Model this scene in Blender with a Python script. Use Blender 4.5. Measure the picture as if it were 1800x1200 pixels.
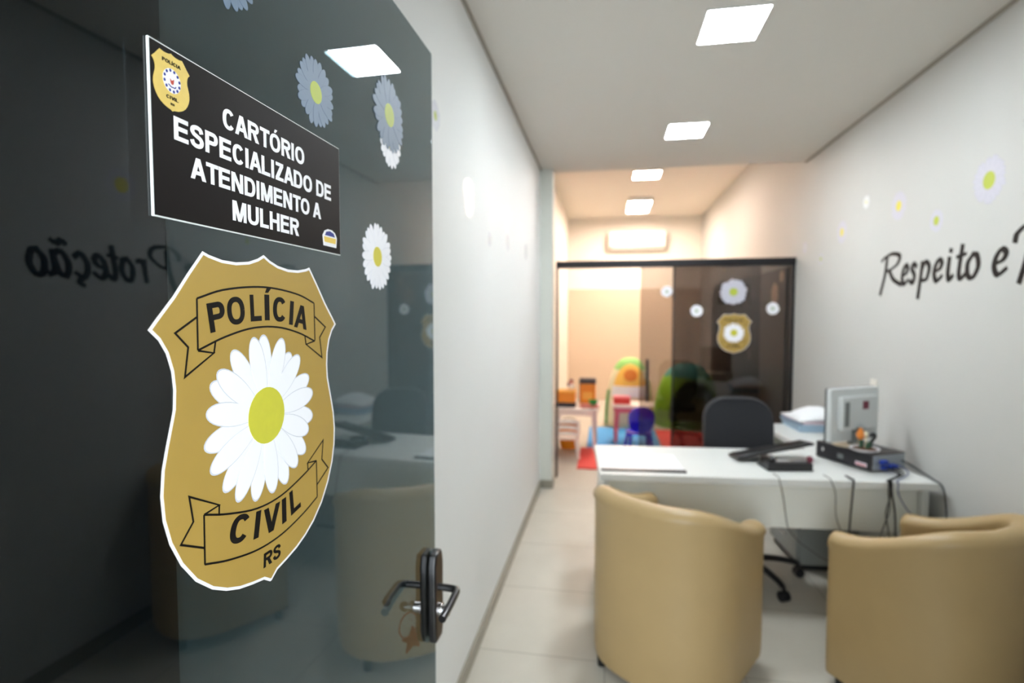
import bpy, bmesh, math, random
from mathutils import Vector, Matrix, Euler
PI = math.pi
random.seed(7)
S = bpy.context.scene
for o in list(bpy.data.objects): bpy.data.objects.remove(o)
COL = S.collection

# ------------------------------------------------------------------ camera, world, exposure
cam_d = bpy.data.cameras.new('camera'); cam = bpy.data.objects.new('camera', cam_d); COL.objects.link(cam)
cam.location = (0, 0, 1.57)
cam.rotation_euler = (math.radians(90 - 2.83), 0, math.radians(10.06))
cam_d.sensor_width = 36; cam_d.lens = 36 * 946 / 1800; cam_d.clip_start = .02
cam_d.dof.use_dof = True; cam_d.dof.focus_distance = .57; cam_d.dof.aperture_fstop = 3.6
S.camera = cam
W = bpy.data.worlds.new('world'); S.world = W; W.use_nodes = True
W.node_tree.nodes['Background'].inputs[0].default_value = (.86, .93, 1, 1)
W.node_tree.nodes['Background'].inputs[1].default_value = 9.0      # daylight, enters only by the unseen window added in the corridor
S.view_settings.view_transform = 'Standard'; S.view_settings.look = 'None'
S.view_settings.gamma = 1; S.view_settings.use_curve_mapping = False
S.view_settings.exposure = 0.32
PORTAL = bpy.data.objects.new('daylight_portal', bpy.data.lights.new('daylight_portal', 'AREA')); COL.objects.link(PORTAL)
PORTAL.data.shape = 'RECTANGLE'; PORTAL.data.size = 2.2; PORTAL.data.size_y = 2.0; PORTAL.data.cycles.is_portal = True
PORTAL.location = (.1, -1.96, 1.25); PORTAL.rotation_euler = (math.radians(90), 0, 0)      # sampling guide on the added corridor window, gives no light itself
OFFICE_LAMP = 92.0      # emission of the office ceiling panels
PLAY_LAMP = 92.0        # emission of the play room panels
HALL_FILL = 70.0        # emission of the unseen panel added in the corridor behind

# ------------------------------------------------------------------ materials
def lin(h):
    h = h.lstrip('#'); v = [int(h[i:i+2], 16) / 255 for i in (0, 2, 4)]
    return tuple(c / 12.92 if c <= .04045 else ((c + .055) / 1.055) ** 2.4 for c in v) + (1,)
def mat(name, color, rough=.5, metal=0, noise=0, scale=60, bump=0, coat=0, spec=.5, emit=None, emit_s=0):
    m = bpy.data.materials.new(name); m.use_nodes = True; nt = m.node_tree; b = nt.nodes['Principled BSDF']
    c = lin(color) if isinstance(color, str) else tuple(color) + (1,)
    b.inputs['Base Color'].default_value = c; b.inputs['Roughness'].default_value = rough
    b.inputs['Metallic'].default_value = metal; b.inputs['Coat Weight'].default_value = coat
    b.inputs['Specular IOR Level'].default_value = spec
    tc = nt.nodes.new('ShaderNodeTexCoord'); n = nt.nodes.new('ShaderNodeTexNoise')
    n.inputs['Scale'].default_value = scale; n.inputs['Detail'].default_value = 3
    nt.links.new(tc.outputs['Object'], n.inputs['Vector'])
    if noise:
        mx = nt.nodes.new('ShaderNodeMix'); mx.data_type = 'RGBA'
        mx.inputs['A'].default_value = tuple(min(1, x * (1 - noise)) for x in c[:3]) + (1,)
        mx.inputs['B'].default_value = tuple(min(1, x * (1 + noise)) for x in c[:3]) + (1,)
        nt.links.new(n.outputs['Fac'], mx.inputs['Factor']); nt.links.new(mx.outputs['Result'], b.inputs['Base Color'])
    if bump:
        bp = nt.nodes.new('ShaderNodeBump'); bp.inputs['Strength'].default_value = bump; bp.inputs['Distance'].default_value = .002
        nt.links.new(n.outputs['Fac'], bp.inputs['Height']); nt.links.new(bp.outputs['Normal'], b.inputs['Normal'])
    if emit:
        b.inputs['Emission Color'].default_value = lin(emit) if isinstance(emit, str) else tuple(emit) + (1,)
        b.inputs['Emission Strength'].default_value = emit_s
    return m
def glass(name, tint, refl=1.0):
    """clear or tinted sheet glass: each face lets half of the tint through and reflects by Fresnel"""
    m = bpy.data.materials.new(name); m.use_nodes = True; nt = m.node_tree; nt.nodes.clear()
    out = nt.nodes.new('ShaderNodeOutputMaterial'); mix = nt.nodes.new('ShaderNodeMixShader')
    tr = nt.nodes.new('ShaderNodeBsdfTransparent'); gl = nt.nodes.new('ShaderNodeBsdfGlossy'); gl.inputs['Roughness'].default_value = 0.0
    tr.inputs[0].default_value = tuple(math.sqrt(t) for t in tint) + (1,)
    gl.inputs[0].default_value = (refl, refl, refl, 1)
    fr = nt.nodes.new('ShaderNodeFresnel'); geo = nt.nodes.new('ShaderNodeNewGeometry')
    ma = nt.nodes.new('ShaderNodeMath'); ma.operation = 'MULTIPLY_ADD'
    ma.inputs[1].default_value = 1 / 1.55 - 1.55; ma.inputs[2].default_value = 1.55
    nt.links.new(geo.outputs['Backfacing'], ma.inputs[0]); nt.links.new(ma.outputs[0], fr.inputs['IOR'])
    nt.links.new(fr.outputs[0], mix.inputs[0]); nt.links.new(tr.outputs[0], mix.inputs[1]); nt.links.new(gl.outputs[0], mix.inputs[2])
    nt.links.new(mix.outputs[0], out.inputs[0]); return m
def floor_mat():
    m = mat('porcelain_tile', '#a9a69c', .32, spec=.5); nt = m.node_tree; b = nt.nodes['Principled BSDF']
    geo = nt.nodes.new('ShaderNodeNewGeometry'); br = nt.nodes.new('ShaderNodeTexBrick')
    br.offset = 0; br.inputs['Scale'].default_value = 1; br.inputs['Brick Width'].default_value = .6; br.inputs['Row Height'].default_value = .6
    br.inputs['Mortar Size'].default_value = .0025; br.inputs['Mortar Smooth'].default_value = .3
    n = nt.nodes.new('ShaderNodeTexNoise'); n.inputs['Scale'].default_value = 2.2; n.inputs['Detail'].default_value = 6; n.inputs['Roughness'].default_value = .62
    nt.links.new(geo.outputs['Position'], n.inputs['Vector']); nt.links.new(geo.outputs['Position'], br.inputs['Vector'])
    mx = nt.nodes.new('ShaderNodeMix'); mx.data_type = 'RGBA'
    mx.inputs['A'].default_value = lin('#b3afa3'); mx.inputs['B'].default_value = lin('#cfcbbf')
    nt.links.new(n.outputs['Fac'], mx.inputs['Factor'])
    nt.links.new(mx.outputs['Result'], br.inputs['Color1']); nt.links.new(mx.outputs['Result'], br.inputs['Color2'])
    br.inputs['Mortar'].default_value = lin('#8b877c'); nt.links.new(br.outputs['Color'], b.inputs['Base Color'])
    return m
def lamp_mat(name, col, s):
    m = bpy.data.materials.new(name); m.use_nodes = True; nt = m.node_tree; nt.nodes.clear()
    e = nt.nodes.new('ShaderNodeEmission'); e.inputs[0].default_value = tuple(col) + (1,); e.inputs[1].default_value = s
    out = nt.nodes.new('ShaderNodeOutputMaterial'); nt.links.new(e.outputs[0], out.inputs[0]); return m
M = dict(
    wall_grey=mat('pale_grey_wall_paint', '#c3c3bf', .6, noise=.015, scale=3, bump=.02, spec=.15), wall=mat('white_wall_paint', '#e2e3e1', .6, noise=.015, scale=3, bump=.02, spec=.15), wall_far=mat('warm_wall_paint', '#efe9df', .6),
    ceiling=mat('ceiling_paint', '#d9d6cf', .8), floor=floor_mat(), base=mat('baseboard_tile', '#8f8a7c', .4, noise=.05, scale=9),
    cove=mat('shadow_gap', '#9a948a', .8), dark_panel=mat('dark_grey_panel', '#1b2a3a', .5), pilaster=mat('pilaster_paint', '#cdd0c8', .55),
    beige=mat('beige_laminate', '#cfbaa4', .5, noise=.02, scale=4), brown_panel=mat('dark_brown_panel', '#3c3b3d', .4),
    door_glass=glass('smoked_door_glass', (.145, .205, .225)), pane=glass('tinted_pane', (.46, .44, .42)), pane2=glass('dark_tinted_pane', (.22, .21, .21)),
    black=mat('black_plastic', '#131316', .35), black_metal=mat('black_metal', '#0f0e10', .28, coat=.3), frame=mat('black_aluminium', '#17171b', .4, metal=.3),
    brown_metal=mat('brushed_dark_plate', '#3a2f2b', .32, metal=.7), chrome=mat('chrome', '#d8d8d8', .15, metal=1),
    gold=mat('gold_vinyl', '#aa8c42', .5, noise=.04, scale=25), white_vinyl=mat('white_vinyl', '#f2f1f4', .4), ink=mat('black_vinyl', '#0e0b09', .55, spec=.2),
    petal=mat('petal_white', '#f4f5fa', .5), petal_edge=mat('petal_grey', '#ccd0da', .5), pollen=mat('pollen_yellow', '#c9c63c', .5, noise=.06, scale=90),
    petal_gloss=mat('petal_gloss_white', '#e9eaf0', .22, coat=0), petal_edge_gloss=mat('petal_gloss_grey', '#d3d4de', .22, coat=0), petal_lilac=mat('petal_lilac', '#c0bfca', .5), petal_lilac_edge=mat('petal_lilac_edge', '#a9a8b8', .5),
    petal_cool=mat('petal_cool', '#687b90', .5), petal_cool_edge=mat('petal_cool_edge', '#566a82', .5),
    pollen_green=mat('pollen_green', '#a9b636', .5), pollen_pale=mat('pollen_pale', '#c6d0c4', .5), pollen_yel=mat('pollen_plain', '#d3c93f', .5), peach=mat('peach_vinyl', '#f8dcc0', .5),
    sign=mat('sign_black', '#120e0d', .5, noise=.06, scale=12, spec=.12), sign_edge=mat('sign_white_board', '#eef3f2', .4), emblem=mat('emblem_gold', '#dcbf62', .4, noise=.1, scale=150),
    blue_ink=mat('blue_ink', '#1d2f86', .5), yellow_ink=mat('yellow_ink', '#e8c75c', .5), red_ink=mat('red_ink', '#b8432f', .5),
    desk=mat('white_laminate', '#dcdeda', .35, coat=.1), desk_panel=mat('grey_white_laminate', '#e9ebe3', .45), edge=mat('desk_edge', '#cfcfc6', .5),
    leather=mat('tan_leatherette', '#aa9165', .42, noise=.05, scale=8, bump=.08), leather_seat=mat('tan_seat', '#a58c60', .45),
    fabric=mat('charcoal_fabric', '#26272b', .85, noise=.12, scale=300), grey_plastic=mat('monitor_grey', '#c6cac9', .45), grey_dark=mat('monitor_dark_grey', '#6e7372', .5),
    pc_face=mat('computer_black', '#1b191e', .4), pc_top=mat('computer_top', '#3a3534', .5), port=mat('port_metal', '#9aa0a4', .4, metal=.5), vga=mat('connector_blue', '#1e3fa4', .4),
    paper=mat('paper_white', '#eef0f2', .7), paper_blue=mat('paper_blue_grey', '#b9cbe0', .7), paper_pink=mat('paper_pink', '#e4d3dd', .7), tray=mat('pale_blue_plastic', '#9fb9cf', .35),
    cable=mat('cable_black', '#101012', .5), cable_grey=mat('cable_grey', '#4f4f4a', .5), cable_blue=mat('cable_blue', '#25356e', .5),
    pedestal=mat('grey_cabinet', '#8f938f', .5), beige_plastic=mat('beige_plastic', '#d3c3a9', .5),
    kid_white=mat('white_plastic', '#f0e4da', .35), orange=mat('orange_plastic', '#e88a14', .4), orange_pale=mat('amber_plastic', '#efad45', .4), salmon=mat('salmon_plastic', '#e58d72', .45),
    kid_pink=mat('pink_plastic', '#e0707f', .4), kid_red=mat('red_plastic', '#a8374a', .4), kid_blue=mat('glossy_blue_plastic', '#2420f0', .18, coat=.6), mat_blue=mat('blue_foam', '#3f9bdc', .7), mat_red=mat('red_foam', '#e0463f', .7),
    tent_cream=mat('cream_tent_cloth', '#e3ddba', .7), tent_green=mat('green_tent_cloth', '#86bd1e', .6, noise=.15, scale=6), tent_lime=mat('lime_trim', '#8cc66c', .6), tent_teal=mat('teal_tent_cloth', '#3f8f8a', .6),
    tent_yellow=mat('yellow_print', '#eec25a', .7), tent_shadow=mat('tent_doorway_shade', '#1f2b10', .9), toy_green=mat('green_toy', '#1d8a36', .5), toy_dark=mat('toy_dark', '#39363a', .6), maroon=mat('toy_maroon', '#6a2236', .5),
    ac=mat('ac_white', '#f4f1ec', .4), vent=mat('vent_grey', '#b9a890', .6), red_star=mat('red_felt', '#f01428', .6), brass=mat('aged_brass', '#7d715c', .35, metal=.6),
    switch=mat('switch_white', '#e6e2d8', .45), moss=mat('moss_brown', '#5b3a20', .9), cactus=mat('cactus_green', '#35583f', .6), flower_orange=mat('orange_bloom', '#d9802c', .6), flower_cream=mat('cream_bloom', '#ece2c2', .6),
    lamp=lamp_mat('panel_diffuser', (.94, 1.0, 1.05), OFFICE_LAMP), lamp_far=lamp_mat('warm_diffuser', (1, .79, .665), PLAY_LAMP), fill_hall=lamp_mat('hall_fill_diffuser', (.85, .93, 1), HALL_FILL),
    lamp_frame=mat('lamp_frame', '#e5e3de', .5),
)

# ------------------------------------------------------------------ mesh helpers
def tagset(o, label=None, cat=None, group=None, kind=None):
    if label: o['label'] = label
    if cat: o['category'] = cat
    if group: o['group'] = group
    if kind: o['kind'] = kind
    return o
def thing(name, label, cat, loc=(0, 0, 0), rot=(0, 0, 0), group=None, mtx=None):
    o = bpy.data.objects.new(name, None); COL.objects.link(o); o.empty_display_size = .05
    if mtx is not None: o.matrix_world = mtx
    else: o.location = loc; o.rotation_euler = rot
    return tagset(o, label, cat, group)
def box(bm, x0, x1, y0, y1, z0, z1):
    r = bmesh.ops.create_cube(bm, size=1)
    for v in r['verts']:
        v.co = Vector((x0 if v.co.x < 0 else x1, y0 if v.co.y < 0 else y1, z0 if v.co.z < 0 else z1))
    return r['verts']
def cyl(bm, p0, p1, r0, r1=None, n=20):
    r1 = r0 if r1 is None else r1; p0, p1 = Vector(p0), Vector(p1); d = p1 - p0
    r = bmesh.ops.create_cone(bm, cap_ends=True, segments=n, radius1=r0, radius2=r1, depth=d.length)
    q = d.to_track_quat('Z', 'Y').to_matrix().to_4x4(); q.translation = (p0 + p1) / 2
    bmesh.ops.transform(bm, matrix=q, verts=r['verts'])
def ball(bm, c, r, seg=20, rings=12):
    rr = r if hasattr(r, '__len__') else (r, r, r)
    v = bmesh.ops.create_uvsphere(bm, u_segments=seg, v_segments=rings, radius=1)['verts']
    for p in v: p.co = Vector((c[0] + p.co.x * rr[0], c[1] + p.co.y * rr[1], c[2] + p.co.z * rr[2]))
    return v
def catmull(pts, n=8):
    pts = [Vector(p) for p in pts]
    if len(pts) < 3: return pts
    P = [pts[0] * 2 - pts[1]] + pts + [pts[-1] * 2 - pts[-2]]; out = []
    for i in range(1, len(P) - 2):
        for k in range(n):
            t = k / n; a, b, c, d = P[i-1:i+3]
            out.append(.5 * ((2*b) + (c-a)*t + (2*a-5*b+4*c-d)*t*t + (3*b-a-3*c+d)*t**3))
    return out + [pts[-1]]
def tube(bm, pts, r, n=10, smooth=6, taper=None):
    pts = catmull(pts, smooth) if smooth else [Vector(p) for p in pts]
    rings = []; up = Vector((.13, .21, .97))
    for i, p in enumerate(pts):
        d = (pts[min(i+1, len(pts)-1)] - pts[max(i-1, 0)]).normalized()
        a = d.cross(up); a = a.normalized() if a.length > 1e-3 else d.cross(Vector((1, 0, 0))).normalized()
        b = d.cross(a); rr = r if taper is None else r * (1 + (taper - 1) * i / (len(pts) - 1))
        rings.append([bm.verts.new(p + (a * math.cos(2*PI*k/n) + b * math.sin(2*PI*k/n)) * rr) for k in range(n)])
    for i in range(len(rings) - 1):
        for k in range(n): bm.faces.new((rings[i][k], rings[i][(k+1) % n], rings[i+1][(k+1) % n], rings[i+1][k]))
    bm.faces.new(rings[0][::-1]); bm.faces.new(rings[-1])
def prism(bm, pts, z0, z1):
    """closed outline in XY, extruded from z0 to z1"""
    a = sum(pts[i][0]*pts[(i+1) % len(pts)][1] - pts[(i+1) % len(pts)][0]*pts[i][1] for i in range(len(pts)))
    if a < 0: pts = pts[::-1]
    lo = [bm.verts.new((p[0], p[1], z0)) for p in pts]; hi = [bm.verts.new((p[0], p[1], z1)) for p in pts]
    bm.faces.new(lo[::-1]); bm.faces.new(hi); n = len(pts)
    for i in range(n): bm.faces.new((lo[i], lo[(i+1) % n], hi[(i+1) % n], hi[i]))
def loft(bm, rings, caps=True):
    R = [[bm.verts.new(p) for p in r] for r in rings]; n = len(R[0])
    for i in range(len(R) - 1):
        for k in range(n): bm.faces.new((R[i][k], R[i][(k+1) % n], R[i+1][(k+1) % n], R[i+1][k]))
    if caps: bm.faces.new(R[0][::-1]); bm.faces.new(R[-1])
def rrect(cx, cy, w, h, r, n=5):
    o = []
    for i, (sx, sy) in enumerate(((1, 1), (-1, 1), (-1, -1), (1, -1))):
        for k in range(n + 1):
            a = PI/2 * (i + k / n); o.append((cx + sx*(w/2 - r) + r*math.cos(a), cy + sy*(h/2 - r) + r*math.sin(a)))
    return o
def obj(name, bm, m, parent=None, bevel=0, smooth=True, angle=35, seg=2, sub=0):
    bmesh.ops.recalc_face_normals(bm, faces=bm.faces[:])
    me = bpy.data.meshes.new(name); bm.to_mesh(me); bm.free()
    o = bpy.data.objects.new(name, me); COL.objects.link(o); me.materials.append(m)
    if smooth:
        me.polygons.foreach_set('use_smooth', [True] * len(me.polygons)); me.set_sharp_from_angle(angle=math.radians(angle))
    if bevel:
        b = o.modifiers.new('bevel', 'BEVEL'); b.width = bevel; b.segments = seg; b.limit_method = 'ANGLE'; b.angle_limit = math.radians(40)
    if sub:
        b = o.modifiers.new('sub', 'SUBSURF'); b.levels = sub; b.render_levels = sub
    if parent: o.parent = parent
    return o
def bxo(name, dims, m, parent=None, bevel=.002):
    bm = bmesh.new(); box(bm, *dims); return obj(name, bm, m, parent, bevel)
def boxes(name, L, m, parent=None, bevel=.002):
    bm = bmesh.new()
    for d in L: box(bm, *d)
    return obj(name, bm, m, parent, bevel)
def struct(name, dims, m, bevel=0):
    L = dims if isinstance(dims[0], (tuple, list)) else [dims]
    o = boxes(name, L, m, None, bevel); o['kind'] = 'structure'; return o
def frame_mtx(U, V, origin):
    U, V = Vector(U), Vector(V); N = U.cross(V)
    m = Matrix((U, V, N)).transposed().to_4x4(); m.translation = Vector(origin); return m
def stroke(bm, pts, w, z0, z1, closed=False, smooth=0):
    """a drawn line of width w as a flat ribbon in XY"""
    P = [Vector((p[0], p[1], 0)) for p in pts]
    if smooth: P = catmull(P, smooth)
    n = len(P); L = []; R = []
    for i in range(n):
        a = P[i-1] if (i > 0 or closed) else P[i]; b = P[(i+1) % n] if (i < n-1 or closed) else P[i]
        d1 = (P[i]-a).normalized() if (P[i]-a).length > 1e-9 else None; d2 = (b-P[i]).normalized() if (b-P[i]).length > 1e-9 else None
        d1 = d1 or d2; d2 = d2 or d1
        n1 = Vector((-d1.y, d1.x, 0)); n2 = Vector((-d2.y, d2.x, 0)); m = (n1+n2)
        m = m.normalized() if m.length > 1e-6 else n1
        k = w/2 / max(.45, m.dot(n1)); L.append(P[i]+m*k); R.append(P[i]-m*k)
    def q(a, b, c, d):
        lo = [bm.verts.new((p.x, p.y, z0)) for p in (a, b, c, d)]; hi = [bm.verts.new((p.x, p.y, z1)) for p in (a, b, c, d)]
        bm.faces.new(lo[::-1]); bm.faces.new(hi)
        for i in range(4): bm.faces.new((lo[i], lo[(i+1) % 4], hi[(i+1) % 4], hi[i]))
    for i in range(n if closed else n-1):
        j = (i+1) % n; q(R[i], R[j], L[j], L[i])
ADV = dict(A=1.008, C=.965, R=1.008, T=.853, O=1.086, E=.931, S=.931, P=.931, I=.388, L=.853, Z=.853, D=1.008, N=1.008, M=1.163, U=1.008, H=1.008, V=.931)
def ribbon(P, wv, wh):
    """polygons of a curve drawn with a pen that is wv wide sideways and wh high"""
    n = len(P); E = []
    for i in range(n):
        d = (P[min(i+1, n-1)] - P[max(i-1, 0)]).normalized(); nn = Vector((-d.y * wv/2, d.x * wh/2, 0)); E.append((P[i] + nn, P[i] - nn))
    return [[E[i][0], E[i][1], E[i+1][1], E[i+1][0]] for i in range(n - 1)]
def glyph(ch, t=.235, h=.19):
    """a heavy grotesque capital, 1 high, as polygons and its advance"""
    acc = ch in 'ÓÍ'; ch = {'Ó': 'O', 'Í': 'I'}.get(ch, ch); ad = ADV[ch]; w = ad - (.03 if ch in 'AVT' else .12); Q = []
    def rc(x0, x1, y0, y1): Q.append([(x0, y0), (x1, y0), (x1, y1), (x0, y1)])
    def par(x0, x1, y0, x2, x3, y1): Q.append([(x0, y0), (x1, y0), (x3, y1), (x2, y1)])
    def arc(cx, cy, rx, ry, a0, a1, n=18, e=.86):
        f = lambda v: math.copysign(abs(v)**e, v)
        Q.extend([[(p.x, p.y) for p in q] for q in ribbon([Vector((cx + rx*f(math.cos(math.radians(a0 + (a1-a0)*i/n))), cy + ry*f(math.sin(math.radians(a0 + (a1-a0)*i/n))), 0)) for i in range(n+1)], t, h)])
    if ch == 'I': rc(0, t, 0, 1); w = t
    if ch in 'LE': rc(0, t, 0, 1); rc(t, w, 0, h)
    if ch == 'E': rc(t, w, 1-h, 1); rc(t, w*.94, .43, .43+h)
    if ch == 'T': rc(0, w, 1-h, 1); rc(w/2-t/2, w/2+t/2, 0, 1-h)
    if ch == 'H': rc(0, t, 0, 1); rc(w-t, w, 0, 1); rc(t, w-t, .42, .42+h)
    if ch == 'N': rc(0, t, 0, 1); rc(w-t, w, 0, 1); par(w-t*1.15, w, 0, 0, t*1.15, 1)
    if ch == 'M': rc(0, t*.95, 0, 1); rc(w-t*.95, w, 0, 1); par(w/2-t*.48, w/2+t*.48, 0, 0, t*1.25, 1); par(w/2-t*.48, w/2+t*.48, 0, w-t*1.25, w, 1)
    if ch == 'A': par(0, t*1.05, 0, w/2-t*.56, w/2+t*.5, 1); par(w-t*1.05, w, 0, w/2-t*.5, w/2+t*.56, 1); rc(w*.22, w*.78, .22, .22+h*.95)
    if ch == 'V': par(w/2-t*.56, w/2+t*.5, 0, 0, t*1.05, 1); par(w/2-t*.5, w/2+t*.56, 0, w-t*1.05, w, 1)
    if ch == 'Z': rc(0, w, 0, h); rc(.03, w-.01, 1-h, 1); par(0, t*1.3, h*.9, w-t*1.3-.01, w-.01, 1-h*.9)
    if ch == 'O': arc(w/2, .5, w/2-t/2, .5-h/2, 0, 360, 36)
    if ch == 'C': arc(w/2, .5, w/2-t/2, .5-h/2, 38, 322, 30)
    if ch == 'U': rc(0, t, .36, 1); rc(w-t, w, .36, 1); arc(w/2, .38, w/2-t/2, .38-h/2, 180, 360, 18)
    if ch == 'D': rc(0, t, 0, 1); rc(t, w*.48, 0, h); rc(t, w*.48, 1-h, 1); arc(w*.48, .5, w*.52-t/2, .5-h/2, -90, 90)
    if ch in 'PR': rc(0, t, 0, 1); c = .70 if ch == 'P' else .715; rc(t, w*.58, 1-h, 1); rc(t, w*.58, 2*c-1, 2*c-1+h); arc(w*.58, c, w*.42-t/2, 1-c-h/2, -90, 90)
    if ch == 'R': par(w-t*1.2, w+.01, 0, w*.40, w*.40+t*1.1, .47)
    if ch == 'S': Q.extend([[(p.x, p.y) for p in q] for q in ribbon(catmull([Vector((w*x, y, 0)) for x, y in ((.85, .70), (.76, .86), (.5, .915), (.24, .86), (.155, .73), (.27, .60), (.5, .53), (.76, .44), (.86, .29), (.76, .14), (.5, .085), (.22, .15), (.12, .31))], 5), t, h)])
    if acc: par(w/2-.08, w/2+.06, 1.07, w/2+.0, w/2+.22, 1.25)
    return Q, w, ad
def heavy(name, s, m, parent, loc, cap, width=None, rot=0, slant=0, thick=.0003):
    bm = bmesh.new(); x = 0; L = []; end = 0
    for ch in s:
        if ch == ' ': x += .388; continue
        if ch == 'A' and x: x -= .075
        Q, w, ad = glyph(ch); L += [[(x + p[0], p[1]) for p in q] for q in Q]; end = x + w; x += ad
    kx = width / end if width else cap; cr, sr = math.cos(rot), math.sin(rot)
    for i, q in enumerate(L):
        P = []
        for px, py in q:
            X, Y = (px - end/2)*kx + slant*py*cap, py*cap; P.append((loc[0] + X*cr - Y*sr, loc[1] + X*sr + Y*cr))
        prism(bm, P, loc[2], loc[2] + thick + (i % 5)*2e-6)
    return obj(name, bm, m, parent, smooth=False)

# ------------------------------------------------------------------ daisies
def petal_pts(ang, r0, r1, hw, n=7):
    L, R = [], []; n = 11
    for i in range(n + 1):
        t = math.sin(PI/2 * i/n); r = r0 + (r1 - r0) * t
        w = hw * (.42 + .58 * math.sin(PI/2 * t/.55)) if t < .55 else hw * math.sqrt(max(0, 1 - ((t - .55)/.45)**2.2))
        L.append((r, w)); R.append((r, -w))
    pts = R + L[::-1][1:]; c, s = math.cos(ang), math.sin(ang)
    return [(x*c - y*s, x*s + y*c) for x, y in pts]
def daisy(parent, tips, r0, hw, rc, white, edge, yellow, cx=0, cy=0, z=0, lift=.00012):
    """petals (with grey outlines below) and a yellow centre, in the XY plane of the parent"""
    a = bmesh.new(); b = bmesh.new()
    order = list(range(0, len(tips), 2)) + list(range(1, len(tips), 2))
    for k, i in enumerate(order):
        ang, r1 = tips[i]; zz = z + (0 if i % 2 == 0 else 2.2*lift)
        prism(b, [(cx+x, cy+y) for x, y in petal_pts(ang, r0, r1*1.006, hw*1.07)], zz, zz + lift + k*1e-7)
        prism(a, [(cx+x, cy+y) for x, y in petal_pts(ang, r0, r1*.985, hw)], zz, zz + 2*lift + k*1e-7)
    pb = obj('petal_outline', b, edge, parent, smooth=False); pa = obj('petals', a, white, parent, smooth=False)
    c = bmesh.new(); prism(c, [(cx + rc*math.cos(2*PI*k/32), cy + rc*math.sin(2*PI*k/32)) for k in range(32)], z, z + 5.5*lift)
    obj('flower_centre', c, yellow, parent, smooth=False)
def rand_tips(n, r, jit=.06, seed=1):
    g = random.Random(seed); ph = g.random()
    return [(2*PI*(i + ph)/n + g.uniform(-.06, .06), r * (1 - g.random()*jit)) for i in range(n)]
def sticker(label, mtx, r, n=24, white='petal', edge='petal_edge', yel='pollen_yel', rc=.27, group=None, seed=1, lift=.00012):
    t = thing('daisy_sticker', label, 'sticker', mtx=mtx, group=group)
    daisy(t, rand_tips(n, r, .09, seed), r*.2, r*PI/n*1.02, r*rc, M[white], M[edge], M[yel], lift=lift)
    return t
TURN = Matrix.Translation((-.379, .70, 0)) @ Matrix.Rotation(math.radians(-1.1), 4, 'Z') @ Matrix.Translation((.379, -.70, 0))   # the leaf stands a touch past square
def du(u): return u * .3924 / (.379 + .0192*u)
def door_frame(u, v, x=-.3788): return TURN @ frame_mtx((0, 1, 0), (0, 0, 1), (x, du(u), v))
def right_frame(y, z, x=1.6298): return frame_mtx((0, -1, 0), (0, 0, 1), (x, y, z))
def left_frame(y, z, x=-.5948): return frame_mtx((0, 1, 0), (0, 0, 1), (x, y, z))
def part_frame(x, z, y): return frame_mtx((1, 0, 0), (0, 0, 1), (x, y, z))

# ================================================================== SETTING
LX, RX, CZ, FZ = -.595, 1.63, 2.856, 3.34
struct('floor', (-1.9, 1.9, -2.0, 10.3, -.1, 0), M['floor'])
struct('ceiling', (-.75, 1.75, .12, 4.94, CZ, CZ + .1), M['ceiling'])
struct('ceiling_back', [(-.85, 1.75, 4.84, 10.25, FZ, FZ + .1), (-.85, 1.75, 4.84, 4.94, CZ + .1, FZ)], M['wall_far'])
struct('ceiling_front', (-1.9, 1.9, -2.0, .12, 2.7, 2.8), M['ceiling'])
struct('wall_left', (LX - .12, LX, .22, 4.80, 0, CZ), M['wall'])
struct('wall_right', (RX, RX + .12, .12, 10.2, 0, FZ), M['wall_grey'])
struct('wall_back', (-.85, RX, 10.1, 10.22, 0, FZ), M['wall_far'])
struct('wall_left_back', (-.84, -.72, 4.92, 10.1, 0, FZ), M['wall_far'])
struct('wall_front', [(-.72, -.40, .12, .22, 0, CZ), (.52, RX, .12, .22, 0, CZ), (-.40, .52, .12, .22, 2.15, CZ)], M['wall'])
struct('wall_hall', [(-1.9, -1.0, -2.0, -1.9, 0, 2.7), (1.2, 1.9, -2.0, -1.9, 0, 2.7), (-1.0, 1.2, -2.0, -1.9, 0, .25), (-1.0, 1.2, -2.0, -1.9, 2.25, 2.7), (-1.9, -1.8, -1.9, .12, 0, 2.7), (1.8, 1.9, -1.9, .12, 0, 2.7), (-1.8, -.72, .12, .22, 0, 2.7), (1.63, 1.8, .12, .22, 0, 2.7)], M['wall'])
struct('trim_1', (-.84, -.485, 4.80, 4.94, 0, FZ), M['pilaster'], .002)                 # pilaster at the end of the left wall
struct('trim_2', (LX, LX + .018, .22, .628, 0, CZ), M['dark_panel'])                    # dark panel on the wall behind the door
struct('trim_3', (-.72, RX, 10.05, 10.1, 0, 2.045), M['beige'], .004)                   # beige panelling at the back of the play room
struct('trim_4', (RX - .03, RX, 5.30, 8.80, 0, 2.005), M['brown_panel'], .003)          # dark panelling on its side wall
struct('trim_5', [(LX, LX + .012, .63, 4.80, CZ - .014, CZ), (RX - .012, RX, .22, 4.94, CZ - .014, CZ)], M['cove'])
struct('baseboard_left', (LX, LX + .014, .63, 4.80, 0, .07), M['base'], .002)
struct('baseboard_right', (RX - .014, RX, .22, 5.1, 0, .07), M['base'], .002)
struct('baseboard_back', [(-.485, -.474, 4.80, 4.94, 0, .075), (-.583, -.485, 4.788, 4.80, 0, .075)], M['base'], .002)

struct('added_window_1', [(-1.0, 1.2, -1.97, -1.93, .25, .30), (-1.0, 1.2, -1.97, -1.93, 2.20, 2.25), (-1.0, -.95, -1.97, -1.93, .30, 2.20), (1.15, 1.2, -1.97, -1.93, .30, 2.20), (.08, .12, -1.97, -1.93, .30, 2.20)], M['frame'], .002)  # unseen window frame, added so daylight reaches the door badge and chair backs
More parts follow.
